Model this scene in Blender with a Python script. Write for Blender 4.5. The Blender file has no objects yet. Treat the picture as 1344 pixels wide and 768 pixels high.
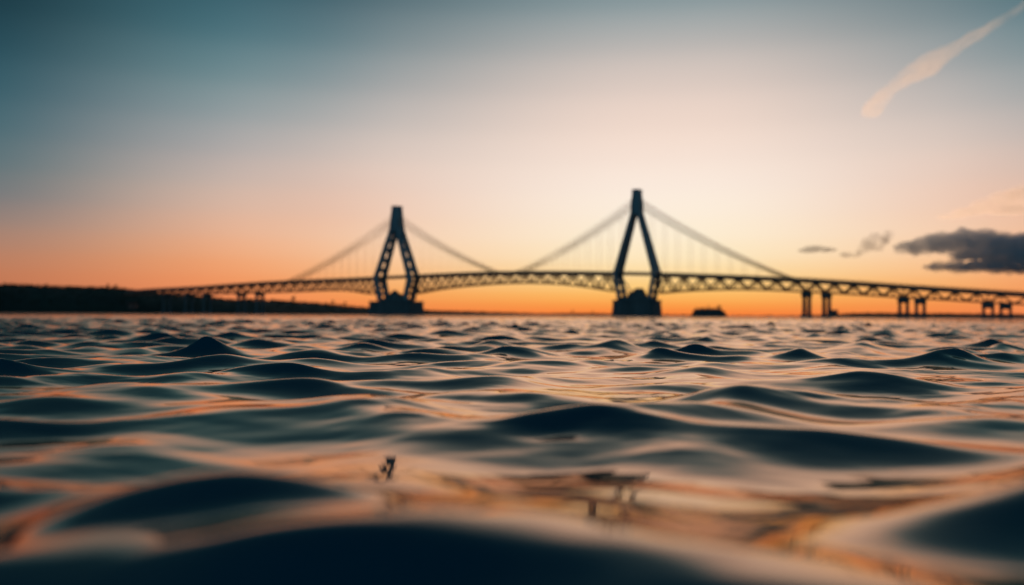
import bpy, bmesh, math, random
import numpy as np
from mathutils import Vector, Matrix

random.seed(7)
C = bpy.context.scene.collection
R = math.radians

# ------------------------------------------------------------------ camera numbers
F = 1120.0                    # focal length in photograph pixels (1344 wide)
CAM_H = 0.40                  # the lens sits just above the water
HY, HS = 413.6, 0.0056        # horizon row at the middle and its slope (slight roll)


def hor(x):
    return HY + (x - 672.0) * HS


def at(x, y, Z):
    """world point seen at photo position (x, y) at depth Z"""
    return Vector(((x - 672.0) / F * Z, Z, CAM_H + (hor(x) - y) / F * Z))


# ------------------------------------------------------------------ helpers
def link(o, parent=None):
    C.objects.link(o)
    if parent is not None:
        o.parent = parent
    return o


def mesh_obj(name, bm, mat, parent=None, smooth=False):
    me = bpy.data.meshes.new(name)
    bmesh.ops.recalc_face_normals(bm, faces=bm.faces)
    bm.to_mesh(me)
    bm.free()
    if smooth:
        for p in me.polygons:
            p.use_smooth = True
    if mat:
        me.materials.append(mat)
    return link(bpy.data.objects.new(name, me), parent)


def empty(name, loc=(0, 0, 0), rz=0.0):
    o = bpy.data.objects.new(name, None)
    o.location = loc
    o.rotation_euler = (0, 0, rz)
    return link(o)


def tag(o, label, cat, group=None):
    o['label'] = label
    o['category'] = cat
    if group:
        o['group'] = group
    return o


def box(bm, lo, hi):
    vs = [bm.verts.new((x, y, z)) for x in (lo[0], hi[0]) for y in (lo[1], hi[1]) for z in (lo[2], hi[2])]
    for f in ((0, 1, 3, 2), (4, 6, 7, 5), (0, 4, 5, 1), (2, 3, 7, 6), (0, 2, 6, 4), (1, 5, 7, 3)):
        bm.faces.new([vs[i] for i in f])


def loft(bm, rings, cap=True):
    """rings: lists of points with equal count"""
    rv = [[bm.verts.new(p) for p in r] for r in rings]
    n = len(rv[0])
    for a, b in zip(rv, rv[1:]):
        for i in range(n):
            bm.faces.new((a[i], a[(i + 1) % n], b[(i + 1) % n], b[i]))
    if cap:
        bm.faces.new(list(reversed(rv[0])))
        bm.faces.new(rv[-1])


def rect(cu, cv, z, hu, hv, ch=0.0):
    if ch <= 0:
        return [(cu - hu, cv - hv, z), (cu + hu, cv - hv, z), (cu + hu, cv + hv, z), (cu - hu, cv + hv, z)]
    return [(cu - hu + ch, cv - hv, z), (cu + hu - ch, cv - hv, z), (cu + hu, cv - hv + ch, z), (cu + hu, cv + hv - ch, z),
            (cu + hu - ch, cv + hv, z), (cu - hu + ch, cv + hv, z), (cu - hu, cv + hv - ch, z), (cu - hu, cv - hv + ch, z)]


def bar(bm, a, b, w, h=None):
    """rectangular bar between two points"""
    h = h or w
    a, b = Vector(a), Vector(b)
    d = (b - a).normalized()
    s = d.cross(Vector((0, 0, 1)))
    if s.length < 1e-3:
        s = Vector((1, 0, 0))
    s.normalize()
    t = s.cross(d).normalized()
    s, t = s * w / 2, t * h / 2
    loft(bm, [[p + s + t, p - s + t, p - s - t, p + s - t] for p in (a, b)])


def tube(bm, pts, rad, n=6):
    pts = [Vector(p) for p in pts]
    rad = rad if isinstance(rad, (list, tuple)) else [rad] * len(pts)
    rings = []
    for i, p in enumerate(pts):
        d = (pts[min(i + 1, len(pts) - 1)] - pts[max(i - 1, 0)]).normalized()
        s = d.cross(Vector((0, 0, 1)))
        if s.length < 1e-3:
            s = Vector((1, 0, 0))
        s.normalize()
        t = s.cross(d)
        rings.append([p + (s * math.cos(k * 2 * math.pi / n) + t * math.sin(k * 2 * math.pi / n)) * rad[i] for k in range(n)])
    loft(bm, rings)


# ------------------------------------------------------------------ materials
def mat(name, col, rough=0.7, var=0.25, scale=0.4, metallic=0.0, bump=0.0, streak=False):
    m = bpy.data.materials.new(name)
    m.use_nodes = True
    nt = m.node_tree
    b = nt.nodes['Principled BSDF']
    b.inputs['Roughness'].default_value = rough
    b.inputs['Metallic'].default_value = metallic
    tc = nt.nodes.new('ShaderNodeTexCoord')
    no = nt.nodes.new('ShaderNodeTexNoise')
    no.inputs['Scale'].default_value = scale
    no.inputs['Detail'].default_value = 6
    src = tc.outputs['Object']
    if streak:
        mp = nt.nodes.new('ShaderNodeMapping')
        mp.inputs['Scale'].default_value = (1, 1, 0.12)
        nt.links.new(src, mp.inputs['Vector'])
        src = mp.outputs['Vector']
    nt.links.new(src, no.inputs['Vector'])
    rp = nt.nodes.new('ShaderNodeValToRGB')
    rp.color_ramp.elements[0].position = 0.3
    rp.color_ramp.elements[1].position = 0.7
    rp.color_ramp.elements[0].color = tuple(c * (1 - var) for c in col) + (1,)
    rp.color_ramp.elements[1].color = tuple(c * (1 + var) for c in col) + (1,)
    nt.links.new(no.outputs['Fac'], rp.inputs['Fac'])
    nt.links.new(rp.outputs['Color'], b.inputs['Base Color'])
    if bump:
        bp = nt.nodes.new('ShaderNodeBump')
        bp.inputs['Strength'].default_value = bump
        nt.links.new(no.outputs['Fac'], bp.inputs['Height'])
        nt.links.new(bp.outputs['Normal'], b.inputs['Normal'])
    return m


M_CONC = mat('weathered_concrete', (0.15, 0.165, 0.17), 0.85, 0.25, 0.25, bump=0.2, streak=True)
M_TOWER = mat('painted_tower_steel', (0.26, 0.33, 0.36), 0.6, 0.2, 0.3, streak=True)
M_STEEL = mat('painted_truss_steel', (0.32, 0.11, 0.06), 0.55, 0.3, 0.5)
M_CABLE = mat('cable_sheath', (0.88, 0.38, 0.14), 0.5, 0.1, 0.5)
M_ROAD = mat('asphalt', (0.05, 0.05, 0.052), 0.9, 0.2, 0.6)
M_ROCK = mat('dark_shore_rock', (0.12, 0.115, 0.11), 0.9, 0.35, 0.5, bump=0.5)
M_HILL = mat('hill_scrub', (0.035, 0.045, 0.03), 0.95, 0.4, 0.03, bump=0.3)
M_LEAF = mat('leaves', (0.045, 0.06, 0.03), 0.8, 0.4, 0.8)
M_BARK = mat('bark', (0.09, 0.07, 0.055), 0.9, 0.3, 2.0)
M_PLASTER = mat('house_plaster', (0.34, 0.16, 0.13), 0.85, 0.12, 0.5)
M_TILE = mat('roof_tile', (0.28, 0.10, 0.07), 0.8, 0.3, 1.5)
M_SLATE = mat('slate_roof', (0.12, 0.12, 0.14), 0.7, 0.3, 1.5)
M_GLASS = mat('window_glass', (0.03, 0.04, 0.05), 0.08, 0.1, 1.0)
M_DOOR = mat('door_paint', (0.12, 0.07, 0.05), 0.5, 0.1, 1.0)


def water_material():
    m = bpy.data.materials.new('estuary_water')
    m.use_nodes = True
    nt = m.node_tree
    nt.nodes.remove(nt.nodes['Principled BSDF'])
    b = nt.nodes.new('ShaderNodeBsdfDiffuse')          # light scattered back out of the green-blue depth
    b.inputs['Color'].default_value = (0.0002, 0.098, 0.152, 1)
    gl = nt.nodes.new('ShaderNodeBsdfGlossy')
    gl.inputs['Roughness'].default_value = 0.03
    gl.inputs['Color'].default_value = (1.0, 0.72, 0.54, 1)  # sunset warmth of the reflections painted in as a tint, water itself has none
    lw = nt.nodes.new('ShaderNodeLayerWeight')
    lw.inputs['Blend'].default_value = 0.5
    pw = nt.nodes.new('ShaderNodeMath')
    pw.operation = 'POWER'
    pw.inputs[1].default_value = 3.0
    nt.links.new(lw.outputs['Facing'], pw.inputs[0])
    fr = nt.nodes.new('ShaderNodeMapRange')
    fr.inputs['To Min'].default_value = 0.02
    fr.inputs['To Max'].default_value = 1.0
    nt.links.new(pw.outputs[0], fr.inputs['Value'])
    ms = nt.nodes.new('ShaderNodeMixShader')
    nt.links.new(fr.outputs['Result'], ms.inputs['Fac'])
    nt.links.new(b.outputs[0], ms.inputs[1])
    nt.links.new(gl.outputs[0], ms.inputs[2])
    nt.links.new(ms.outputs[0], [n for n in nt.nodes if n.type == 'OUTPUT_MATERIAL'][0].inputs['Surface'])
    g = nt.nodes.new('ShaderNodeNewGeometry')
    mp = nt.nodes.new('ShaderNodeMapping')
    mp.inputs['Scale'].default_value = (0.7, 1.0, 1.0)
    nt.links.new(g.outputs['Position'], mp.inputs['Vector'])
    n1 = nt.nodes.new('ShaderNodeTexNoise')
    n1.inputs['Scale'].default_value = 5.0
    n1.inputs['Detail'].default_value = 2.0
    n1.inputs['Roughness'].default_value = 0.45
    nt.links.new(mp.outputs['Vector'], n1.inputs['Vector'])
    n2 = nt.nodes.new('ShaderNodeTexNoise')
    n2.inputs['Scale'].default_value = 0.5
    n2.inputs['Detail'].default_value = 2.0
    nt.links.new(g.outputs['Position'], n2.inputs['Vector'])
    st = nt.nodes.new('ShaderNodeMapRange')     # ripples come in gusts, calm glassy water between
    st.inputs['From Min'].default_value = 0.42
    st.inputs['From Max'].default_value = 0.66
    st.inputs['To Min'].default_value = 0.002
    st.inputs['To Max'].default_value = 0.010
    nt.links.new(n2.outputs['Fac'], st.inputs['Value'])
    bp0 = nt.nodes.new('ShaderNodeBump')       # wind chop out in the channel
    n3 = nt.nodes.new('ShaderNodeTexNoise')
    n3.inputs['Scale'].default_value = 0.55
    n3.inputs['Detail'].default_value = 3.0
    nt.links.new(g.outputs['Position'], n3.inputs['Vector'])
    sx = nt.nodes.new('ShaderNodeSeparateXYZ')
    nt.links.new(g.outputs['Position'], sx.inputs[0])
    ch = nt.nodes.new('ShaderNodeMapRange')
    ch.interpolation_type = 'SMOOTHSTEP'
    ch.inputs['From Min'].default_value = 30.0
    ch.inputs['From Max'].default_value = 160.0
    ch.inputs['To Min'].default_value = 0.0
    ch.inputs['To Max'].default_value = 0.55
    nt.links.new(sx.outputs['Y'], ch.inputs['Value'])
    nt.links.new(ch.outputs['Result'], bp0.inputs['Distance'])
    nt.links.new(n3.outputs['Fac'], bp0.inputs['Height'])
    bp = nt.nodes.new('ShaderNodeBump')
    bp.inputs['Strength'].default_value = 1.0
    nt.links.new(bp0.outputs['Normal'], bp.inputs['Normal'])
    nt.links.new(st.outputs['Result'], bp.inputs['Distance'])
    nt.links.new(n1.outputs['Fac'], bp.inputs['Height'])
    for q in (b, gl, lw):
        nt.links.new(bp.outputs['Normal'], q.inputs['Normal'])
    return m


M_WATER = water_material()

# ------------------------------------------------------------------ water: one sheet to the horizon, real waves


def axis(fine_to, fine, growth1, mid_to, growth2, far, g15=None):
    v, out = 0.0, []
    while v < far:
        out.append(v)
        if v < fine_to:
            v += fine
        elif v < mid_to:
            v += max(fine, v * (g15 if g15 and v > 25 else growth1))
        else:
            v += v * growth2
    out.append(far)
    return np.array(out)


xs_p = axis(2.2, 0.024, 0.011, 120.0, 0.06, 15000.0, 0.009)
xs = np.concatenate([-xs_p[:0:-1], xs_p])
ys_p = axis(2.4, 0.014, 0.006, 230.0, 0.04, 15000.0, 0.0045)
ys_n = axis(0.5, 0.05, 0.06, 45.0, 0.25, 4000.0)
ys = np.concatenate([-ys_n[:0:-1], ys_p])
X, Y = np.meshgrid(xs, ys)
DX = np.gradient(xs)[None, :]
DY = np.gradient(ys)[:, None]
SP = np.maximum(DX, DY)

SWELLS = [(0.05, 1.08, 0.80, 0.55, 0.070, 0.0, 1.6), (0.10, 2.60, 0.9, 0.50, -0.022),
          (0.74, 3.40, 0.40, 0.20, 0.060, 0.1, 1.6), (-1.87, 6.4, 0.45, 0.30, 0.05, 0.0, 1.5),
          (-0.19, 1.17, 0.27, 0.13, 0.075, 0.0, 1.5), (-0.66, 1.55, 0.26, 0.14, 0.035, 0.0, 1.5), (0.92, 1.62, 0.42, 0.17, 0.045, 0.25, 1.4)]
rng = np.random.default_rng(33)
H = np.zeros_like(X)
GX = np.zeros_like(X)
GY = np.zeros_like(X)
NCOMP = 90
ASYM = 0.14
lams = np.exp(np.linspace(math.log(0.22), math.log(4.2), NCOMP)) * rng.uniform(0.95, 1.05, NCOMP)
for lam in lams:
    th = R(-90) + rng.normal(0.08, 0.60)
    k = 2 * math.pi / lam
    # slope carried by each wavelength: most in 0.6 - 2 m, glassy below 0.3 m
    s = 0.039 * math.exp(-((math.log(lam / 0.92)) / 0.60) ** 2) + 0.004
    a = s / k
    ph = rng.uniform(0, 2 * math.pi)
    w = np.clip((lam / SP - 2.0) / 2.2, 0, 1)
    w = w * w * (3 - 2 * w)
    arg = k * (math.cos(th) * X + math.sin(th) * Y) + ph
    sn, cs = np.sin(arg) * (a * w), np.cos(arg) * (a * w)
    # waves run towards the shore the lens looks from: steep fronts, long gentle backs
    fw = -math.sin(th)
    H += cs + fw * ASYM * 2 * sn * np.cos(arg)
    GX -= sn * (math.cos(th) * 0.95)
    GY -= sn * (math.sin(th) * 0.95)


# short ripples riding on the waves, stronger where the air touches the surface
GUST = np.clip(0.5 + 0.5 * np.sin(0.9 * X + 1.3 * Y + 0.6) * np.cos(1.7 * X - 0.8 * Y) + 0.35 * np.sin(3.1 * X + 2.2 * Y), 0.05, 1.0)
RP = np.zeros_like(X)
for lam in np.exp(np.linspace(math.log(0.10), math.log(0.48), 46)):
    th = R(-90) + rng.normal(0.05, 0.75)
    k = 2 * math.pi / lam
    w = np.clip((lam / SP - 2.2) / 2.0, 0, 1)
    RP += np.cos(k * (math.cos(th) * X + math.sin(th) * Y) + rng.uniform(0, 6.28)) * (0.0105 * (lam / 0.3) ** 0.5 / k * w)


def swell(x0, y0, wx, wy, h, skew=0.0, back=1.0):
    """one wave hump: crest at (x0, y0), half widths wx, wy (metres), height h; back: how much longer its far side is"""
    global H
    v = (Y - y0 - skew * (X - x0)) / wy
    v = np.where(v > 0, v / back, v)
    H += h * np.exp(-((X - x0) / wx) ** 2 - v * v)


# crests are sharper and troughs flatter than a plain sum of sines
SG, BETA = 0.045, 0.50
EX = np.exp(np.clip(BETA * H / SG, -3, 2.2))
CALM = np.clip((np.hypot(X, Y) - 1.6) / 4.0, 0, 1)          # a little steeper inshore
CALM = 0.92 + 0.08 * CALM * CALM * (3 - 2 * CALM)
H = SG * (EX - math.exp(BETA * BETA / 2)) / BETA * 0.92 * CALM + RP * GUST
SC = np.clip(0.80 * EX, 0.2, 1.6) * CALM
GX *= SC
GY *= SC
for sw in SWELLS:
    swell(*sw)
VLEAN = 0.2 * (H - H.mean())
VX, VY = X + GX, Y + GY - VLEAN
ny, nx = X.shape
co = np.stack([VX, VY, H], -1).reshape(-1, 3).astype(np.float32)
idx = np.arange(nx * ny).reshape(ny, nx)
quads = np.stack([idx[:-1, :-1], idx[:-1, 1:], idx[1:, 1:], idx[1:, :-1]], -1).reshape(-1, 4)
me = bpy.data.meshes.new('water')
me.vertices.add(len(co))
me.vertices.foreach_set('co', co.ravel())
me.loops.add(quads.size)
me.loops.foreach_set('vertex_index', quads.ravel().astype(np.int32))
me.polygons.add(len(quads))
me.polygons.foreach_set('loop_start', np.arange(0, quads.size, 4, dtype=np.int32))
me.polygons.foreach_set('use_smooth', np.ones(len(quads), bool))
me.update(calc_edges=True)
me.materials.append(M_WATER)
water = link(bpy.data.objects.new('water', me))
water['kind'] = 'structure'

# ------------------------------------------------------------------ the bridge
T1 = Vector(((520 - 672) / F * 794, 794.0, 0))
T2 = Vector(((836 - 672) / F * 671, 671.0, 0))
AX = (T2 - T1)
SPAN = AX.length
AX.normalize()
bridge = empty('suspension_bridge', T1, math.atan2(AX.y, AX.x))
tag(bridge, 'long steel truss suspension bridge with two tall A-shaped towers crossing the water', 'bridge')


def u_of(px):
    """distance along the bridge axis from the first tower where column px crosses it"""
    k = (px - 672.0) / F
    return (k * T1.y - T1.x) / (AX.x - k * AX.y)


def z_of(px, py):
    Z = T1.y + u_of(px) * AX.y
    return CAM_H + (hor(px) - py) / F * Z


def curve(tab):
    us = np.array([u_of(p) for p, _ in tab])
    zs = np.array([z_of(p, q) for p, q in tab])
    uu = np.arange(us[0], us[-1], 2.0)
    zz = np.interp(uu, us, zs)
    for _ in range(2):
        zz = np.convolve(np.pad(zz, 5, mode='edge'), np.ones(11) / 11, 'valid')
    return lambda u: float(np.interp(u, uu, zz))


deck_z = curve([(150, 383.5), (200, 380), (260, 377), (340, 371.3), (400, 368.5), (480, 365.3), (550, 361.8), (600, 359.4),
                (650, 357.6), (700, 357.0), (760, 357.4), (812, 358.2), (870, 359.3), (950, 362), (1050, 366.2), (1120, 370.5),
                (1200, 376), (1280, 381), (1344, 385), (1500, 393)])
low_a = curve([(150, 388), (200, 386.5), (250, 386.2), (313, 385.5), (341, 384.3), (380, 383), (430, 381), (462, 381.6), (478, 383.5), (492, 388)])
low_b = curve([(542, 387), (552, 384), (565, 381), (600, 376.3), (650, 372.2), (690, 371), (740, 373), (775, 377), (795, 380.5), (812, 384.5)])
low_c = curve([(858, 386), (868, 384.5), (900, 381.5), (960, 379.6), (1020, 381), (1055, 383.2), (1090, 384.6), (1186, 390.5), (1210, 391.8),
               (1297, 397), (1344, 399.5), (1500, 408)])

DECK_T = 1.7
HV = 4.7                       # half distance between the two truss planes
U0, U1 = u_of(168), u_of(1440)
LEG = {0: (20.0, 15.0), 1: (16.4, 12.8)}      # half spread of the tower legs at the deck and at the foot


def ribbon(bm, ua, ub, v0, v1, ztop, thick, step=4.0):
    n = max(2, int((ub - ua) / step) + 1)
    rings = []
    for i in range(n):
        u = ua + (ub - ua) * i / (n - 1)
        z = ztop(u)
        rings.append([(u, v0, z - thick), (u, v1, z - thick), (u, v1, z), (u, v0, z)])
    loft(bm, rings)


# deck
deck = bmesh.new()
ribbon(deck, U0, U1, -4.6, 4.6, deck_z, DECK_T)
deck_o = mesh_obj('deck', deck, M_CONC, bridge)
b = bmesh.new()
ribbon(b, U0, U1, -4.1, 4.1, lambda u: deck_z(u) + 0.06, 0.05)
mesh_obj('roadway', b, M_ROAD, deck_o)
for s in (-1, 1):
    b = bmesh.new()
    ribbon(b, U0, U1, min(s * 4.3, s * 4.5), max(s * 4.3, s * 4.5), lambda u: deck_z(u) + 0.55, 0.548)
    u = U0
    while u < U1:
        box(b, (u - 0.06, s * 4.4 - 0.06, deck_z(u) + 0.55), (u + 0.06, s * 4.4 + 0.06, deck_z(u) + 1.2))
        u += 3.0
    ribbon(b, U0, U1, s * 4.4 - 0.07, s * 4.4 + 0.07, lambda u: deck_z(u) + 1.32, 0.12)
    mesh_obj('parapet', b, M_STEEL, deck_o)

# trusses: one per side and span
uR = [(u_of(1059), u_of(1085)), (u_of(1186), u_of(1208)), (u_of(1297), u_of(1320))]
uL = [(u_of(219),), (u_of(248),), (u_of(272),), (u_of(317), u_of(341))]
kn1, kn2 = LEG[0][0], LEG[1][0]
spans = [(U0, uL[3][0], low_a), (uL[3][0], -kn1 - 1.2, low_a), (kn1 + 1.2, SPAN - kn2 - 1.2, low_b), (SPAN + kn2 + 1.2, uR[0][0], low_c),
         (uR[0][0], uR[1][0], low_c), (uR[1][0], uR[2][0], low_c), (uR[2][0], U1, low_c)]
for ua, ub, low in spans:
    npan = max(4, int(round((ub - ua) / (8.0 if ua < SPAN * 0.6 else 7.2))))
    npan += npan % 2
    us = [ua + (ub - ua) * i / npan for i in range(npan + 1)]
    for s in (-1, 1):
        v = s * HV
        top = lambda u: deck_z(u) - DECK_T - 0.45
        bt = bmesh.new()
        ribbon(bt, ua, ub, v - 0.35, v + 0.35, lambda u: deck_z(u) - DECK_T - 0.004, 0.85)
        tr = mesh_obj('side_truss', bt, M_STEEL, bridge)
        bb = bmesh.new()
        ribbon(bb, ua, ub, v - 0.4, v + 0.4, lambda u: low(u) + 0.6, 1.15)
        mesh_obj('bottom_chord', bb, M_STEEL, tr)
        bw = bmesh.new()
        for i in range(npan):
            a, c = us[i], us[i + 1]
            if i % 2 == 0:
                bar(bw, (a, v, low(a)), (c, v, top(c)), 1.05, 1.1)
            else:
                bar(bw, (a, v, top(a)), (c, v, low(c)), 1.05, 1.1)
        for i in range(0, npan + 1):
            if i % 2 == 1 or i in (0, npan):
                bar(bw, (us[i], v, low(us[i])), (us[i], v, top(us[i])), 0.5, 0.5)
        mesh_obj('truss_lattice', bw, M_STEEL, tr)
    bx_ = bmesh.new()                                   # wind bracing between the two bottom chords
    for i in range(npan):
        a, c = us[i], us[i + 1]
        sg = 1 if i % 2 else -1
        bar(bx_, (a, -sg * HV, low(a) + 0.1), (c, sg * HV, low(c) + 0.1), 0.3, 0.3)
        bar(bx_, (a, -HV, low(a) + 0.1), (a, HV, low(a) + 0.1), 0.35, 0.4)
    mesh_obj('wind_bracing_lattice', bx_, M_STEEL, bridge)


# towers
def tower(i, u0):
    zt, zc, zk, zf = (101.3, 81.5, 33.6, 15.5) if i == 0 else (99.8, 83.0, 33.2, 15.5)
    su, sf = LEG[i]
    hd = 3.5 if i == 0 else 2.7          # half width of the head
    t = bpy.data.objects.new('bridge_tower', None)
    t.location = (u0, 0, 0)
    link(t, bridge)
    dv = 1.15 if i == 0 else 1.0
    hw = 2.45 if i == 0 else 1.4

    def leg_u(z):
        return float(np.interp(z, [zf, zk, zc, zt], [sf, su, hd * 0.72, hd * 0.5]))

    def leg_v(z):
        return float(np.interp(z, [zf, zk, zc, zt], [5.7, 6.05, 3.6, 3.0]))

    for su_ in (-1, 1):
        leg = bmesh.new()
        for sv in (-1, 1):
            zs_ = [zf - 2.0] + [zf + (zk - zf) * q for q in (0.12, 0.5, 0.85, 1.0)] + [zk + 3, zk + 14, zc - 18, zc, zc + 6]
            rings = []
            for z in zs_:
                k_ = hw * (1.35 if abs(z - zk) < 2 else 1.12 if z < zk else 1.0 + 0.1 * (1 - (z - zk) / (zc - zk)))
                rings.append(rect(su_ * leg_u(z), sv * leg_v(z), z, k_, dv, 0.25))
            loft(leg, rings)
        lo = mesh_obj('leg', leg, M_TOWER, t)
        levels = [zf + 4, zf + 10.5] + [zk + (zc - zk) * q for q in (0.17, 0.36, 0.56, 0.75, 0.9)]
        if i == 1:
            levels += [zk + (zc - zk) * q for q in (0.09, 0.27, 0.46, 0.66, 0.87)]
        for z in levels:
            u = su_ * leg_u(z)
            v = leg_v(z) - dv + 0.15
            hz = (2.1 if i == 0 else 3.0) if z > zk else 1.3
            b_ = bmesh.new()
            loft(b_, [rect(su_ * leg_u(q), 0, q, hw * 0.8, leg_v(q) - dv + 0.15) for q in (z - hz, z + hz)])
            mesh_obj('cross_strut', b_, M_TOWER, lo)
    h = bmesh.new()
    zA = zc - 3.0
    loft(h, [rect(0, 0, zA, leg_u(zA) + hw * 0.9, leg_v(zA) + dv * 0.9, 0.3), rect(0, 0, zc + 1, leg_u(zc) + hw + 0.25, leg_v(zc) + dv + 0.1, 0.3),
             rect(0, 0, zt - 1.2, hd, 3.9, 0.3), rect(0, 0, zt - 1.2, hd + 0.3, 4.15, 0.3), rect(0, 0, zt, hd + 0.3, 4.15, 0.3)])
    head = mesh_obj('tower_head', h, M_TOWER, t)
    for s in (-1, 1):
        b_ = bmesh.new()
        q = s * (hd + 0.5)
        loft(b_, [rect(q + s * 0.2, 0, 85.0, 0.7, 3.7), rect(q, 0, 89.0, 0.7, 3.7), rect(q - s * 0.4, 0, 93.0, 0.6, 3.6)])
        mesh_obj('cable_saddle', b_, M_TOWER, head)
    # knee beams carrying the deck
    for su_ in (-1, 1):
        b_ = bmesh.new()
        box(b_, (su_ * su - 1.9, -4.95, zk - 4.4), (su_ * su + 1.9, 4.95, zk - 1.6))
        mesh_obj('cross_beam', b_, M_TOWER, t)
    if i == 1:
        b_ = bmesh.new()
        for s in (-1, 1):
            bar(b_, (-su + 1.2, s * 5.2, zk - 2), (-4.8, s * 4.2, 17.5), 0.7, 0.7)
        mesh_obj('brace', b_, M_TOWER, t)
    # masonry pier
    pu, pv = (24.0, 12.0) if i == 0 else (17.0, 10.0)
    p = bmesh.new()
    loft(p, [rect(0, 0, -4, pu + 1.2, pv + 1.2, 2.5), rect(0, 0, 1.2, pu + 0.8, pv + 0.8, 2.5), rect(0, 0, 11.2, pu, pv, 2.2),
             rect(0, 0, 11.2, pu + 0.5, pv + 0.5, 2.2), rect(0, 0, 12.6, pu + 0.5, pv + 0.5, 2.2)])
    po = mesh_obj('pier', p, M_CONC, t)
    p = bmesh.new()
    loft(p, [rect(0, 0, 12.6, sf + 1.6, 7.6, 1.5), rect(0, 0, 14.6, sf + 1.2, 7.2, 1.5), rect(0, 0, 15.4, sf + 0.4, 6.8, 1.5)])
    mesh_obj('plinth', p, M_CONC, po)
    p = bmesh.new()
    if i == 0:
        loft(p, [rect(-1.5, 0, 15.4, 9.5, 5, 1), rect(-1.5, 0, 18.6, 7.6, 4.5, 1), rect(-1.6, 0, 20.3, 3.4, 3, 1), rect(-1.6, 0, 23.0, 1.1, 1.2, .4)])
    else:
        loft(p, [rect(0.3, 0, 15.4, 7.6, 4, 1), rect(0.4, 0, 18.2, 6.2, 3.6, 1), rect(1.6, 0, 20.2, 3.9, 3, 1), rect(2.0, 0, 22.0, 2.4, 2, .6)])
    mesh_obj('machine_house', p, M_CONC, po)
    return t


tower(0, 0.0)
tower(1, SPAN)

# cables and hangers
ends = [(0.0, -3.3, u_of(378), LEG[0][0]), (0.0, 3.3, u_of(657), LEG[0][0]), (SPAN, -2.6, u_of(678), LEG[1][0]), (SPAN, 2.6, u_of(1046), LEG[1][0])]
for ut, off, ue, kn in ends:
    L = abs(ue - ut)
    sg = 1 if ue > ut else -1
    for s in (-1, 1):
        fan = [(92.3, 0.0), (90.0, -2.2), (87.6, -4.4), (85.4, -6.6)]
        for k_, (zs_, de) in enumerate(fan):
            pa = Vector((ut + off, s * 3.6, zs_))
            eu = ue + sg * de
            pb = Vector((eu, s * 4.75, deck_z(eu) - 0.2))
            pts = []
            for q in range(21):
                t_ = q / 20
                p = pa.lerp(pb, t_)
                p.z -= 4.2 * 4 * t_ * (1 - t_) * 0.9
                pts.append(p)
            b_ = bmesh.new()
            tube(b_, pts, 0.165, 6)
            mesh_obj('stay_cable', b_, M_CABLE, bridge, smooth=True)
        n_h = int(L / 10.5)
        for q in range(1, n_h):
            t_ = q / n_h
            p = pa.lerp(pb, t_)
            p.z -= 4.2 * 4 * t_ * (1 - t_) * 0.9
            zd = deck_z(p.x) - 0.1
            if p.z - zd < 2.0 or abs(p.x - ut) < kn * 0.25:
                continue
            b_ = bmesh.new()
            tube(b_, [(p.x, p.y, zd), (p.x, p.y, p.z)], 0.09, 5)
            mesh_obj('hanger', b_, M_CABLE, bridge)

# approach piers: bents of columns under a cap
for grp, low, du, dv_ in [(g, low_a, 0.0, 4.3) for g in uL] + [(g, low_c, d_, 2.0) for g, d_ in zip(uR, (1.75, 2.3, 2.6))]:
    for u in grp:
        zb_ = low(u) - 0.45
        hu_ = 1.7 if du == 0 else du + 1.0
        b_ = bmesh.new()
        loft(b_, [rect(u, 0, zb_ - 3.4, hu_ - 0.2, 4.9, .2), rect(u, 0, zb_ - 2.4, hu_, 5.6, .2), rect(u, 0, zb_, hu_, 5.6, .2)])
        cap = mesh_obj('approach_pier', b_, M_CONC, bridge)
        for su_ in ((0,) if du == 0 else (-1, 1)):
            for s in (-1, 1):
                b_ = bmesh.new()
                w_ = 1.25 if du == 0 else 0.95
                loft(b_, [rect(u + su_ * du, s * dv_, -3, w_, 1.0, .25), rect(u + su_ * du, s * dv_, 2.2, w_, 1.0, .25), rect(u + su_ * du, s * dv_, zb_ - 2.9, w_ - .15, 0.9, .25)])
                mesh_obj('column', b_, M_CONC, cap)
        b_ = bmesh.new()
        loft(b_, [rect(u, 0, -4, hu_ + 0.6, 7.0, .8), rect(u, 0, 1.5, hu_ + 0.6, 7.0, .8), rect(u, 0, 2.0, hu_ + 0.3, 6.7, .8)])
        mesh_obj('footing', b_, M_CONC, cap)

# ------------------------------------------------------------------ land
def vnoise(x, y, seed=0):
    return (math.sin(x * 1.0 + seed) * math.cos(y * 1.3 + seed * 2) + 0.5 * math.sin(x * 2.3 + y * 1.7 + seed * 3) + 0.25 * math.sin(x * 5.1 - y * 4.3 + seed)) / 1.75


LANDS = {}


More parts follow.
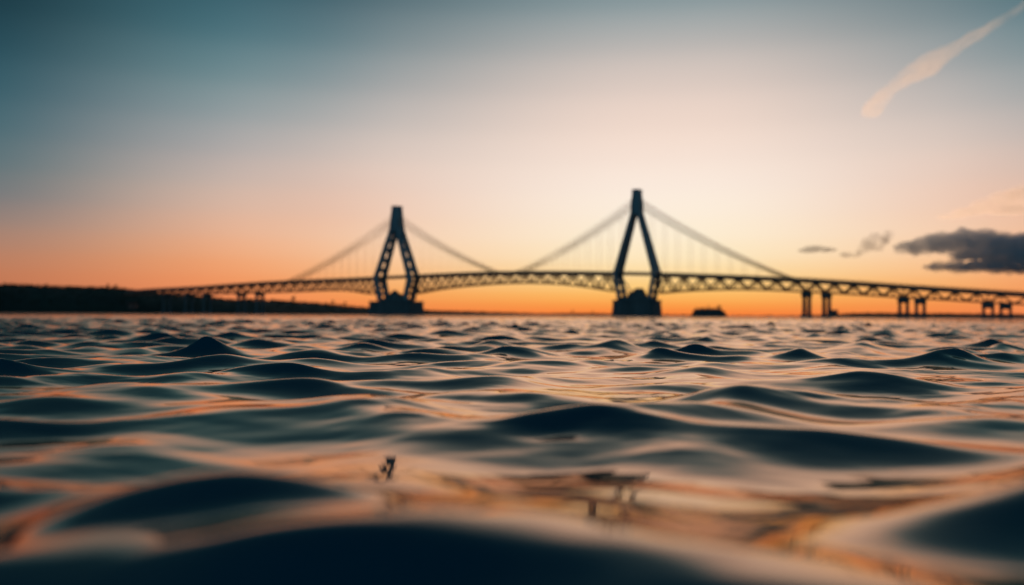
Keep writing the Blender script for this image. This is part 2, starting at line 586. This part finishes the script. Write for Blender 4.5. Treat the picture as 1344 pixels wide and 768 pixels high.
def land(name, tab, zsh, depth, mtl, rough=0.8, seed=0, step=6.0):
    """hill strip: tab gives the skyline (photo column, row), zsh its shore depth by column, depth the way back to the ridge"""
    px0, px1 = tab[0][0], tab[-1][0]
    n = int((px1 - px0) / step)
    prof = [(0.0, -0.04), (0.04, 0.10), (0.12, 0.22), (0.3, 0.5), (0.55, 0.78), (0.8, 0.95), (1.0, 1.0), (1.3, 0.85), (1.8, 0.4), (2.4, -0.3)]
    b_ = bmesh.new()
    rows = []
    for i in range(n + 1):
        px = px0 + (px1 - px0) * i / n
        py = float(np.interp(px, [t[0] for t in tab], [t[1] for t in tab]))
        zs0 = float(np.interp(px, [t[0] for t in zsh], [t[1] for t in zsh]))
        zr = zs0 + depth
        h = CAM_H + (hor(px) - py) / F * zr
        r = []
        for q, hh in prof:
            Zd = zs0 + depth * q
            nz = rough * vnoise(px * 0.05, q * 4, seed) * (1 if 0.05 < q < 1.8 else 0.2) * min(1, h / 8)
            r.append(b_.verts.new(((px - 672) / F * Zd, Zd + 6 * vnoise(px * 0.09, q * 3, seed + 4), h * hh + nz - (0.6 if q in (0.0, 2.4) else 0))))
        rows.append(r)
    for a, c in zip(rows, rows[1:]):
        for j in range(len(prof) - 1):
            b_.faces.new((a[j], c[j], c[j + 1], a[j + 1]))
    o = mesh_obj(name, b_, mtl, None, smooth=True)
    o['kind'] = 'structure'

    def ground(px, q):
        py = float(np.interp(px, [t[0] for t in tab], [t[1] for t in tab]))
        zs0 = float(np.interp(px, [t[0] for t in zsh], [t[1] for t in zsh]))
        h = CAM_H + (hor(px) - py) / F * (zs0 + depth)
        hh = float(np.interp(q, [p_[0] for p_ in prof], [p_[1] for p_ in prof]))
        Zd = zs0 + depth * q
        return Vector(((px - 672) / F * Zd, Zd, h * hh))
    return ground


hill_g = land('wooded_hill', [(-420, 366), (-150, 369), (0, 373.5), (40, 375.5), (100, 377.5), (140, 378.5), (165, 380), (185, 383), (205, 386), (240, 388), (275, 391),
                              (300, 393.5), (345, 394), (380, 396.5), (420, 398.5), (450, 401.5), (480, 404.5), (520, 407), (560, 408), (600, 409),
                              (640, 410), (690, 411.6), (760, 413.4)],
              [(-420, 940), (200, 985), (345, 1010), (420, 1150), (560, 1500), (760, 2100)], 170.0, M_HILL, 0.8, 1)
far_g = land('distant_shore', [(640, 411.6), (690, 411.4), (720, 411.8), (750, 411.4), (800, 411.8), (870, 413.4), (960, 414.4), (1040, 414.6), (1085, 413.6), (1112, 411.6),
                               (1140, 410.8), (1180, 411.0), (1250, 411.6), (1344, 412.6), (1500, 415), (1800, 417)],
             [(640, 2500), (1100, 1900), (1344, 1700), (1800, 1500)], 150.0, M_HILL, 0.3, 5)


def leaf_clump(bm, c, rx, rz, n, size, rnd=random):
    for _ in range(n):
        while True:
            p = Vector((rnd.uniform(-1, 1), rnd.uniform(-1, 1), rnd.uniform(-1, 1)))
            if p.length < 1:
                break
        p = Vector((c[0] + p.x * rx, c[1] + p.y * rx, c[2] + p.z * rz))
        a = Vector((rnd.gauss(0, 1), rnd.gauss(0, 1), rnd.gauss(0, 1))).normalized() * size * rnd.uniform(0.5, 1.2)
        q = a.orthogonal().normalized() * a.length * 0.6
        bm.faces.new([bm.verts.new(p + a), bm.verts.new(p + q), bm.verts.new(p - a), bm.verts.new(p - q)])


# the woods on the hill: one mass of crowns
wb = bmesh.new()
for _ in range(1500):
    px = random.uniform(-60, 690)
    q = random.choice((random.uniform(0.12, 1.05), random.uniform(0.7, 1.1)))
    g = hill_g(px, q)
    k_ = float(np.interp(px, [0, 345, 480, 690], [1, 0.9, 0.9, 0.8]))
    hgt = random.uniform(1.8, 3.2) * k_
    leaf_clump(wb, (g.x, g.y, g.z + hgt * 0.45), hgt * 0.55, hgt * 0.6, 26, hgt * 0.26)
woods = mesh_obj('hill_woods', wb, M_LEAF)
woods['kind'] = 'stuff'
wb = bmesh.new()
for _ in range(620):
    px = random.uniform(660, 1420)
    g = far_g(px, random.uniform(0.2, 1.1))
    if 955 < px < 1080 and random.random() < 0.6:
        continue
    hgt = random.uniform(1.6, 3.4)
    leaf_clump(wb, (g.x, g.y, g.z + hgt * 0.3), hgt * 1.0, hgt * 0.5, 20, hgt * 0.3)
woods = mesh_obj('shore_woods', wb, M_LEAF)
woods['kind'] = 'stuff'


def tree(name, label, base, hgt, kind='round', group=None, cat='tree'):
    t = empty(name, base)
    tag(t, label, cat, group)
    b_ = bmesh.new()
    tube(b_, [(0, 0, -0.5), (0.03 * hgt, 0, hgt * 0.3), (0, 0.02 * hgt, hgt * 0.62), (0.01 * hgt, 0, hgt * 0.9)],
         [hgt * 0.045, hgt * 0.033, hgt * 0.02, hgt * 0.006], 7)
    for _ in range(6):
        a = random.uniform(0, 6.28)
        z0 = random.uniform(0.3, 0.65) * hgt
        r = hgt * random.uniform(0.18, 0.3)
        tube(b_, [(0.01 * hgt, 0, z0), (math.cos(a) * r, math.sin(a) * r, z0 + hgt * 0.16)], [hgt * 0.014, hgt * 0.005], 5)
    mesh_obj('trunk', b_, M_BARK, t)
    b_ = bmesh.new()
    if kind == 'round':
        for _ in range(11):
            a = random.uniform(0, 6.28)
            r = hgt * random.uniform(0.0, 0.27)
            leaf_clump(b_, (math.cos(a) * r, math.sin(a) * r, hgt * random.uniform(0.4, 0.88)), hgt * 0.15, hgt * 0.12, 45, hgt * 0.05)
    else:
        for q in range(13):
            f = q / 12
            r = hgt * 0.24 * (1 - f) + 0.02 * hgt
            leaf_clump(b_, (0, 0, hgt * (0.2 + 0.78 * f)), r, hgt * 0.06, 46, hgt * 0.045)
    mesh_obj('crown', b_, M_LEAF, t)
    return t


# trees that stand clear of the skyline
tree('ridge_tree', 'dark tree standing above the hilltop woods, left of its twin', hill_g(141, 0.98), 6.8)
tree('ridge_tree', 'dark tree standing above the hilltop woods, right of its twin', hill_g(152, 0.98), 6.2)
tree('ridge_tree', 'dark tree rising over the low slope under the left side of the bridge', hill_g(385, 0.98), 9.5)
tree('ridge_tree', 'lower dark tree on the low slope nearing the left tower', hill_g(437, 0.98), 7.5)
tree('ridge_tree', 'dark tree closest to the left tower on the low wooded slope', hill_g(453, 0.98), 8.5)
tree('pointed_tree', 'pointed dark tree on the far shore under the middle of the main span', far_g(751.5, 0.95), 12.0, 'conifer')
tree('pointed_tree', 'squat dark tree on the far shore just left of the right tower pier', far_g(778, 0.95), 8.0, 'round')


# houses
def house(name, label, base, w, d, h, roof_h, wall_m, roof_m, rz, nwin=2):
    t = empty(name, base, rz)
    tag(t, label, 'house')
    b_ = bmesh.new()
    box(b_, (-w / 2, -d / 2, -1.5), (w / 2, d / 2, h))
    mesh_obj('wall', b_, wall_m, t)
    b_ = bmesh.new()
    e = 0.4
    loft(b_, [[(-w / 2 - e, -d / 2 - e, h + 0.003), (-w / 2 - e, d / 2 + e, h + 0.003), (-w / 2 - e, 0, h + roof_h)],
              [(w / 2 + e, -d / 2 - e, h + 0.003), (w / 2 + e, d / 2 + e, h + 0.003), (w / 2 + e, 0, h + roof_h)]])
    rf = mesh_obj('roof', b_, roof_m, t)
    b_ = bmesh.new()
    box(b_, (w * 0.25, 0.3, h + roof_h * 0.4), (w * 0.25 + 0.7, 1.0, h + roof_h + 0.8))
    mesh_obj('chimney', b_, wall_m, rf)
    for k_ in range(nwin):
        x = -w / 2 + w * (k_ + 0.5) / nwin
        if k_ == nwin // 2:
            b_ = bmesh.new()
            box(b_, (x - 0.5, -d / 2 - 0.06, 0), (x + 0.5, -d / 2 - 0.003, 2.1))
            mesh_obj('door', b_, M_DOOR, t)
            continue
        b_ = bmesh.new()
        box(b_, (x - 0.6, -d / 2 - 0.05, h * 0.45), (x + 0.6, -d / 2 - 0.003, h * 0.45 + 1.3))
        mesh_obj('window', b_, M_GLASS, t)
    return t


house('shore_house', 'small house with reddish roof at the foot of the dark hill', hill_g(175, 0.1) + Vector((0, -1, 0.2)), 8, 7, 4.0, 2.6, M_PLASTER, M_TILE, 0.1, 3)
house('shore_building', 'tall grey building on the far shore just right of the first approach pier', far_g(1095, 0.3) + Vector((0, 0, 0)), 15, 10, 10, 3.5, M_PLASTER, M_SLATE, -0.3, 5)

# islet
ib = bmesh.new()
IZ = 600.0
ic = at(930, hor(930), IZ)
rings = []
for hh, f in ((-1.5, 1.12), (0.3, 1.02), (1.4, 0.95), (2.8, 0.88), (4.4, 0.83), (5.3, 0.68), (5.6, 0.3)):
    ring = []
    for k_ in range(40):
        a = k_ * 2 * math.pi / 40
        j = 1 + 0.05 * math.sin(a * 5 + hh) + 0.04 * math.sin(a * 11 + 2 * hh)
        ring.append((ic.x + math.cos(a) * 12.6 * f * j, ic.y + math.sin(a) * 9 * f * j, hh + 0.15 * math.sin(a * 7 + hh * 3)))
    rings.append(ring)
loft(ib, rings)
isl = mesh_obj('rocky_islet', ib, M_ROCK, smooth=False)
isl['kind'] = 'structure'
IG = 'trees on the rocky islet'
for px, dy, hgt, lab in ((914.5, 1, 2.2, 'low dark shrub at the left edge of the rocky islet'), (918.5, -1, 2.0, 'low dark shrub second from the left edge of the rocky islet'),
                         (923.5, 1, 2.6, 'rounded dark shrub left of the pointed tree on the rocky islet'), (929.5, 0, 4.0, 'pointed dark tree at the middle of the rocky islet'),
                         (935.0, 2, 2.4, 'rounded dark shrub right of the pointed tree on the rocky islet'), (939.5, -1, 2.5, 'rounded dark shrub beside the tallest islet tree'),
                         (944.5, 0, 4.6, 'tallest dark tree near the right edge of the rocky islet')):
    p = at(px, hor(px), IZ)
    tree('islet_tree', lab, (p.x, p.y + dy, 5.1 - hgt * 0.3), hgt * 1.05, 'conifer' if 'pointed dark' in lab else 'round', IG, 'shrub' if 'shrub' in lab else 'tree')


# ------------------------------------------------------------------ clouds: closed bodies of vapour, far away
def cloud_mat(name, dens, col, aniso, nscale, lo=0.08, hi=2.2, taper=None, comb=(0.0, 1.0)):
    m = bpy.data.materials.new(name)
    m.use_nodes = True
    nt = m.node_tree
    nt.nodes.remove(nt.nodes['Principled BSDF'])
    v = nt.nodes.new('ShaderNodeVolumePrincipled')
    v.inputs['Color'].default_value = (*col, 1)
    v.inputs['Anisotropy'].default_value = aniso
    v.inputs['Density'].default_value = dens
    if nscale:                               # patchy vapour
        tc_ = nt.nodes.new('ShaderNodeTexCoord')
        nz = nt.nodes.new('ShaderNodeTexNoise')
        nz.inputs['Scale'].default_value = nscale
        nz.inputs['Detail'].default_value = 4.0
        nz.inputs['Distortion'].default_value = 0.6
        mp_ = nt.nodes.new('ShaderNodeMapping')           # fibres combed along the drift of the cloud
        mp_.vector_type = 'TEXTURE'
        mp_.inputs['Rotation'].default_value = (0, -comb[0], 0)
        mp_.inputs['Scale'].default_value = (comb[1], 1, 1)
        nt.links.new(tc_.outputs['Object'], mp_.inputs['Vector'])
        nt.links.new(mp_.outputs['Vector'], nz.inputs['Vector'])
        mr = nt.nodes.new('ShaderNodeMapRange')
        mr.inputs['From Min'].default_value = 0.36
        mr.inputs['From Max'].default_value = 0.68
        mr.inputs['To Min'].default_value = dens * lo
        mr.inputs['To Max'].default_value = dens * hi
        nt.links.new(nz.outputs['Fac'], mr.inputs['Value'])
        dn = mr.outputs['Result']
        if taper:                            # thins out along its length
            sx = nt.nodes.new('ShaderNodeSeparateXYZ')
            nt.links.new(tc_.outputs['Object'], sx.inputs[0])
            tp = nt.nodes.new('ShaderNodeMapRange')
            for k_, q in zip(('From Min', 'From Max', 'To Min', 'To Max'), taper):
                tp.inputs[k_].default_value = q
            nt.links.new(sx.outputs['X'], tp.inputs['Value'])
            ml = nt.nodes.new('ShaderNodeMath')
            ml.operation = 'MULTIPLY'
            nt.links.new(dn, ml.inputs[0])
            nt.links.new(tp.outputs['Result'], ml.inputs[1])
            dn = ml.outputs[0]
        nt.links.new(dn, v.inputs['Density'])
    out = [n for n in nt.nodes if n.type == 'OUTPUT_MATERIAL'][0]
    nt.links.new(v.outputs['Volume'], out.inputs['Volume'])
    return m


def cloud(name, label, blobs, D, m, thick=1.0, voxel=10.0, lump=0.25, group=None, fill=1, grain=3.6):
    blobs = [tuple(a[j] + (c[j] - a[j]) * q / fill for j in range(4)) for a, c in zip(blobs, blobs[1:]) for q in range(fill)] + [blobs[-1]]
    rnd = random.Random(len(label))
    b_ = bmesh.new()
    pm = D / F
    c0 = at(sum(b[0] for b in blobs) / len(blobs), sum(b[1] for b in blobs) / len(blobs), D)
    for (x, y, rx, ry) in blobs:
        p = at(x, y, D) - c0
        M_ = Matrix.Translation(p) @ Matrix.Diagonal((rx * pm, max(rx, ry) * pm * thick, ry * pm, 1))
        bmesh.ops.create_icosphere(b_, subdivisions=3, radius=1.0, matrix=M_)
    me_ = bpy.data.meshes.new(name)
    b_.to_mesh(me_)
    b_.free()
    tmp = link(bpy.data.objects.new(name, me_))
    rm = tmp.modifiers.new('r', 'REMESH')
    rm.mode = 'VOXEL'
    rm.voxel_size = voxel
    tx = bpy.data.textures.new(name, 'CLOUDS')
    tx.noise_scale = voxel * grain
    tx.noise_depth = 3
    dm = tmp.modifiers.new('d', 'DISPLACE')
    dm.texture = tx
    dm.texture_coords = 'LOCAL'
    dm.strength = lump * min(b[3] for b in blobs) * pm * 2
    dg = bpy.context.evaluated_depsgraph_get()
    new = bpy.data.meshes.new_from_object(tmp.evaluated_get(dg))
    tmp.modifiers.clear()
    tmp.data = new
    new.name = name
    new.materials.clear()
    new.materials.append(m)
    for p in new.polygons:
        p.use_smooth = True
    tmp.location = c0
    tag(tmp, label, 'cloud', group)
    return tmp


M_DARK = cloud_mat('dark_vapour', 0.016, (0.78, 0.88, 0.94), 0.0, 1 / 60, 0.65, 1.25)
M_SMALL = cloud_mat('small_vapour', 0.017, (0.92, 0.62, 0.50), 0.3, 1 / 30, 0.2, 1.8)
M_WISP = cloud_mat('high_vapour', 0.0038, (1.0, 0.92, 0.86), 0.55, 1 / 75, 0.25, 1.6, (-560, 560, 1.35, 0.4), (R(33), 3.5))
M_WISP2 = cloud_mat('low_vapour', 0.0040, (1.0, 0.92, 0.86), 0.55, 1 / 90, 0.25, 1.8, None, (R(14), 3.5))
DC = 3500.0
cloud('dark_cloud', 'big dark grey cloud bank low in the sky at right', [
    (1192, 325, 20, 7), (1206, 326, 24, 9), (1234, 322, 28, 10), (1212, 320, 24, 9), (1240, 317, 30, 11), (1272, 312, 30, 12), (1288, 318, 44, 15), (1320, 322, 44, 16), (1360, 326, 60, 19),
    (1300, 334, 50, 11), (1340, 342, 60, 14), (1250, 350, 36, 5), (1290, 351, 50, 6.5), (1340, 351, 60, 7), (1182, 329, 9, 5), (1420, 338, 70, 22)], DC, M_DARK, 0.8, 6.5, 1.9, None, 1, 9.0)
cloud('small_cloud', 'smallest mauve cloud, farthest left above the right approach', [(1058, 329, 12, 3.0), (1069, 326.5, 15, 5.0), (1086, 328, 14, 3.2)], DC, M_SMALL, 0.7, 7.0, 0.2)
cloud('small_cloud', 'faint low mauve cloud shred between the smallest cloud and the dark bank', [(1111, 334, 10, 4.2), (1122, 335, 9, 3.4)], DC, M_SMALL, 0.5, 6.0, 0.3)
cloud('small_cloud', 'ragged mauve cloud puff just left of the dark cloud bank', [(1136, 325, 10, 8), (1142, 317, 11, 8), (1149, 310, 8, 6), (1160, 315, 10, 8), (1167, 307, 9, 6), (1130, 331, 8, 4), (1152, 326, 9, 5)], DC, M_SMALL, 0.5, 6.0, 0.35)
DW = 6000.0
cloud('wispy_cloud', 'long pink wisp of cloud slanting up to the top right corner', [
    (1136, 149, 6, 5), (1146, 142, 12, 12), (1158, 130, 13, 12), (1168, 119, 10, 9), (1178, 110, 10, 9), (1190, 101, 12, 11), (1206, 92, 15, 14), (1222, 82, 17, 17),
    (1236, 73, 14, 12), (1254, 61, 13, 8), (1274, 50, 12, 6), (1296, 37, 11, 5.5), (1318, 24, 10, 4.5), (1340, 9, 9, 3.5), (1356, -2, 9, 3)], DW, M_WISP, 0.8, 13.0, 1.1, None, 3, 7.0)
cloud('wispy_cloud', 'faint pale cloud veil above the dark cloud bank', [
    (1250, 284, 20, 4), (1275, 277, 24, 6), (1300, 268, 26, 8), (1325, 260, 26, 11), (1350, 256, 30, 14), (1330, 276, 40, 6), (1385, 256, 40, 16)], DW, M_WISP2, 0.8, 14.0, 0.7)

# ------------------------------------------------------------------ sky
SUN_PX = 880.0
SUN_AZ = math.atan((SUN_PX - 672) / F)            # to the right of straight ahead (+Y)
SUN_EL = R(-2.6)

world = bpy.data.worlds.new('World')
bpy.context.scene.world = world
world.use_nodes = True
nt = world.node_tree
for n in list(nt.nodes):
    nt.nodes.remove(n)
N = nt.nodes.new
Lk = nt.links.new


def math_n(op, a, b=None, c=None):
    n = N('ShaderNodeMath')
    n.operation = op
    for i, v in enumerate((a, b, c)):
        if v is None:
            continue
        if isinstance(v, (int, float)):
            n.inputs[i].default_value = v
        else:
            Lk(v, n.inputs[i])
    return n.outputs[0]


def lin(c):
    c = c / 255.0
    return c / 12.92 if c <= 0.04045 else ((c + 0.055) / 1.055) ** 2.4


def sky_ramp(px, rows, extra):
    """rows: (photo row, srgb) of the sky in one column; extra: (elevation in degrees, srgb) above the frame"""
    k = math.hypot(F, px - 672)
    pts = sorted([(math.degrees(math.atan((hor(px) - y) / k)), c) for y, c in rows] + list(extra))
    el = np.array([p[0] for p in pts])
    cols = np.array([p[1] for p in pts], float)
    ts = np.linspace(0, 1, 31)
    e_s = 90 * ts ** 2
    dense = 90 * np.linspace(0, 1, 601) ** 2
    out = np.stack([np.interp(dense, el, cols[:, i]) for i in range(3)], -1)
    for _ in range(2):
        out = np.stack([np.convolve(np.pad(out[:, i], 8, mode='edge'), np.ones(17) / 17, 'valid') for i in range(3)], -1)
    n = N('ShaderNodeValToRGB')
    cr = n.color_ramp
    cr.interpolation = 'CARDINAL'
    for i, t in enumerate(ts):
        c = [lin(np.interp(e_s[i], dense, out[:, j])) for j in range(3)]
        if i == 0:
            e = cr.elements[0]
            e.position = 0
        elif i == 30:
            e = cr.elements[-1]
            e.position = 1
        else:
            e = cr.elements.new(float(t))
        e.color = (*c, 1)
    return n


tc = N('ShaderNodeTexCoord')
sep = N('ShaderNodeSeparateXYZ')
Lk(tc.outputs['Generated'], sep.inputs[0])
elev = math_n('DEGREES', math_n('ARCSINE', sep.outputs['Z']))
fac = math_n('POWER', math_n('DIVIDE', math_n('MAXIMUM', elev, 0.0), 90.0), 0.5)
az = math_n('DEGREES', math_n('ARCTAN2', sep.outputs['X'], sep.outputs['Y']))
d0 = math_n('SUBTRACT', az, math.degrees(SUN_AZ))
d1 = math_n('MAXIMUM', math_n('MULTIPLY', d0, 1.1), math_n('MULTIPLY', d0, -0.96))
dlt = math_n('MINIMUM', d1, math_n('SUBTRACT', 360.0, d1))

A = sky_ramp(860, [(413, (250, 128, 58)), (404, (251, 150, 68)), (392, (252, 178, 90)), (380, (252, 198, 115)), (365, (252, 212, 146)), (340, (252, 230, 190)), (300, (252, 236, 212)), (250, (250, 234, 220)),
                   (200, (245, 223, 209)), (150, (236, 212, 198)), (100, (216, 199, 190)), (50, (184, 179, 175)), (0, (136, 153, 157))],
             [(24, (88, 112, 119)), (30, (50, 80, 91)), (38, (26, 57, 70)), (55, (12, 38, 50)), (90, (8, 30, 42))])
B = sky_ramp(1300, [(414, (242, 132, 74)), (395, (244, 148, 82)), (375, (246, 166, 102)), (350, (247, 184, 134)), (310, (244, 198, 164)), (260, (232, 190, 168)), (200, (220, 195, 182)),
                    (150, (196, 185, 179)), (100, (166, 166, 166)), (50, (132, 147, 151)), (0, (98, 124, 132))],
             [(22, (54, 82, 92)), (30, (36, 64, 76)), (38, (25, 52, 64)), (55, (15, 38, 50)), (90, (12, 34, 46))])
M = sky_ramp(300, [(413, (240, 130, 82)), (395, (240, 138, 88)), (365, (240, 150, 98)), (330, (236, 166, 122)), (300, (228, 176, 147)), (250, (206, 180, 166)), (200, (176, 168, 166)),
                    (150, (145, 155, 158)), (100, (112, 139, 144)), (50, (80, 118, 127)), (0, (54, 96, 108))],
             [(22, (40, 82, 94)), (30, (26, 62, 75)), (38, (18, 50, 62)), (55, (13, 38, 50)), (90, (12, 34, 46))])
Cc = sky_ramp(60, [(411, (186, 106, 76)), (365, (194, 121, 86)), (345, (186, 125, 96)), (320, (172, 128, 108)), (300, (156, 128, 116)), (275, (130, 121, 121)), (250, (108, 117, 120)), (200, (82, 109, 117)),
                   (150, (60, 98, 109)), (100, (42, 83, 96)), (50, (27, 68, 80)), (0, (14, 49, 60))],
              [(25, (14, 46, 57)), (40, (12, 40, 51)), (90, (12, 34, 46))])
D = sky_ramp(672, [(413, (84, 106, 118)), (330, (72, 108, 124)), (200, (60, 100, 120)), (0, (44, 84, 104))], [(40, (24, 60, 78)), (90, (12, 36, 48))])
for r_ in (A, B, M, Cc, D):
    Lk(fac, r_.inputs['Fac'])


def step(lo, hi):
    n = N('ShaderNodeMapRange')
    n.interpolation_type = 'SMOOTHSTEP'
    n.inputs['From Min'].default_value = lo
    n.inputs['From Max'].default_value = hi
    Lk(dlt, n.inputs['Value'])
    return n.outputs['Result']


def mixc(f, a, b_):
    n = N('ShaderNodeMix')
    n.data_type = 'RGBA'
    Lk(f, n.inputs['Factor'])
    Lk(a, n.inputs['A'])
    Lk(b_, n.inputs['B'])
    return n.outputs['Result']


col = mixc(step(1, 25), A.outputs['Color'], B.outputs['Color'])
col = mixc(step(17, 31), col, M.outputs['Color'])
col = mixc(step(26, 42), col, Cc.outputs['Color'])
col = mixc(step(38, 95), col, D.outputs['Color'])
glow = N('ShaderNodeBackground')
Lk(col, glow.inputs['Color'])
glow.inputs['Strength'].default_value = 1.0
sky = N('ShaderNodeTexSky')
sky.sky_type = 'NISHITA'
sky.sun_disc = False
sky.sun_elevation = SUN_EL
sky.sun_rotation = SUN_AZ
sky.dust_density = 3.0
air = N('ShaderNodeBackground')
Lk(sky.outputs['Color'], air.inputs['Color'])
air.inputs['Strength'].default_value = 0.05
add = N('ShaderNodeAddShader')
Lk(glow.outputs[0], add.inputs[0])
Lk(air.outputs[0], add.inputs[1])
wo = N('ShaderNodeOutputWorld')
Lk(add.outputs[0], wo.inputs['Surface'])

# the sun has just gone below the horizon: it still lights the high clouds from beneath
sl = bpy.data.lights.new('sun', 'SUN')
sl.energy = 2.5
sl.angle = R(0.5)
sl.color = (1.0, 0.66, 0.42)
sun = link(bpy.data.objects.new('sun', sl))
sdir = Vector((math.sin(SUN_AZ) * math.cos(SUN_EL), math.cos(SUN_AZ) * math.cos(SUN_EL), math.sin(SUN_EL)))   # towards the sun
sun.rotation_euler = (-sdir).to_track_quat('-Z', 'Y').to_euler()

# ------------------------------------------------------------------ camera
cam = bpy.data.cameras.new('camera')
cam.sensor_width = 36.0
cam.lens = 36.0 * F / 1344.0
cam.clip_start = 0.02
cam.clip_end = 40000.0
cam.dof.use_dof = True
cam.dof.focus_distance = 6.2
cam.dof.aperture_fstop = 0.8
cam.dof.aperture_blades = 0
co_ = link(bpy.data.objects.new('camera', cam))
pitch = math.atan((HY - 384.0) / F)
co_.matrix_world = Matrix.Translation((0, 0, CAM_H)) @ Matrix.Rotation(R(90) + pitch, 4, 'X') @ Matrix.Rotation(HS, 4, 'Z')
sc = bpy.context.scene
sc.camera = co_
sc.view_settings.view_transform = 'Standard'
sc.view_settings.look = 'None'
sc.view_settings.exposure = 0.0
sc.view_settings.gamma = 1.0
sc.view_settings.use_curve_mapping = False
sc.render.engine = 'CYCLES'
sc.cycles.use_denoising = True
sc.cycles.max_bounces = 6
sc.cycles.volume_bounces = 4
sc.cycles.sample_clamp_indirect = 6.0
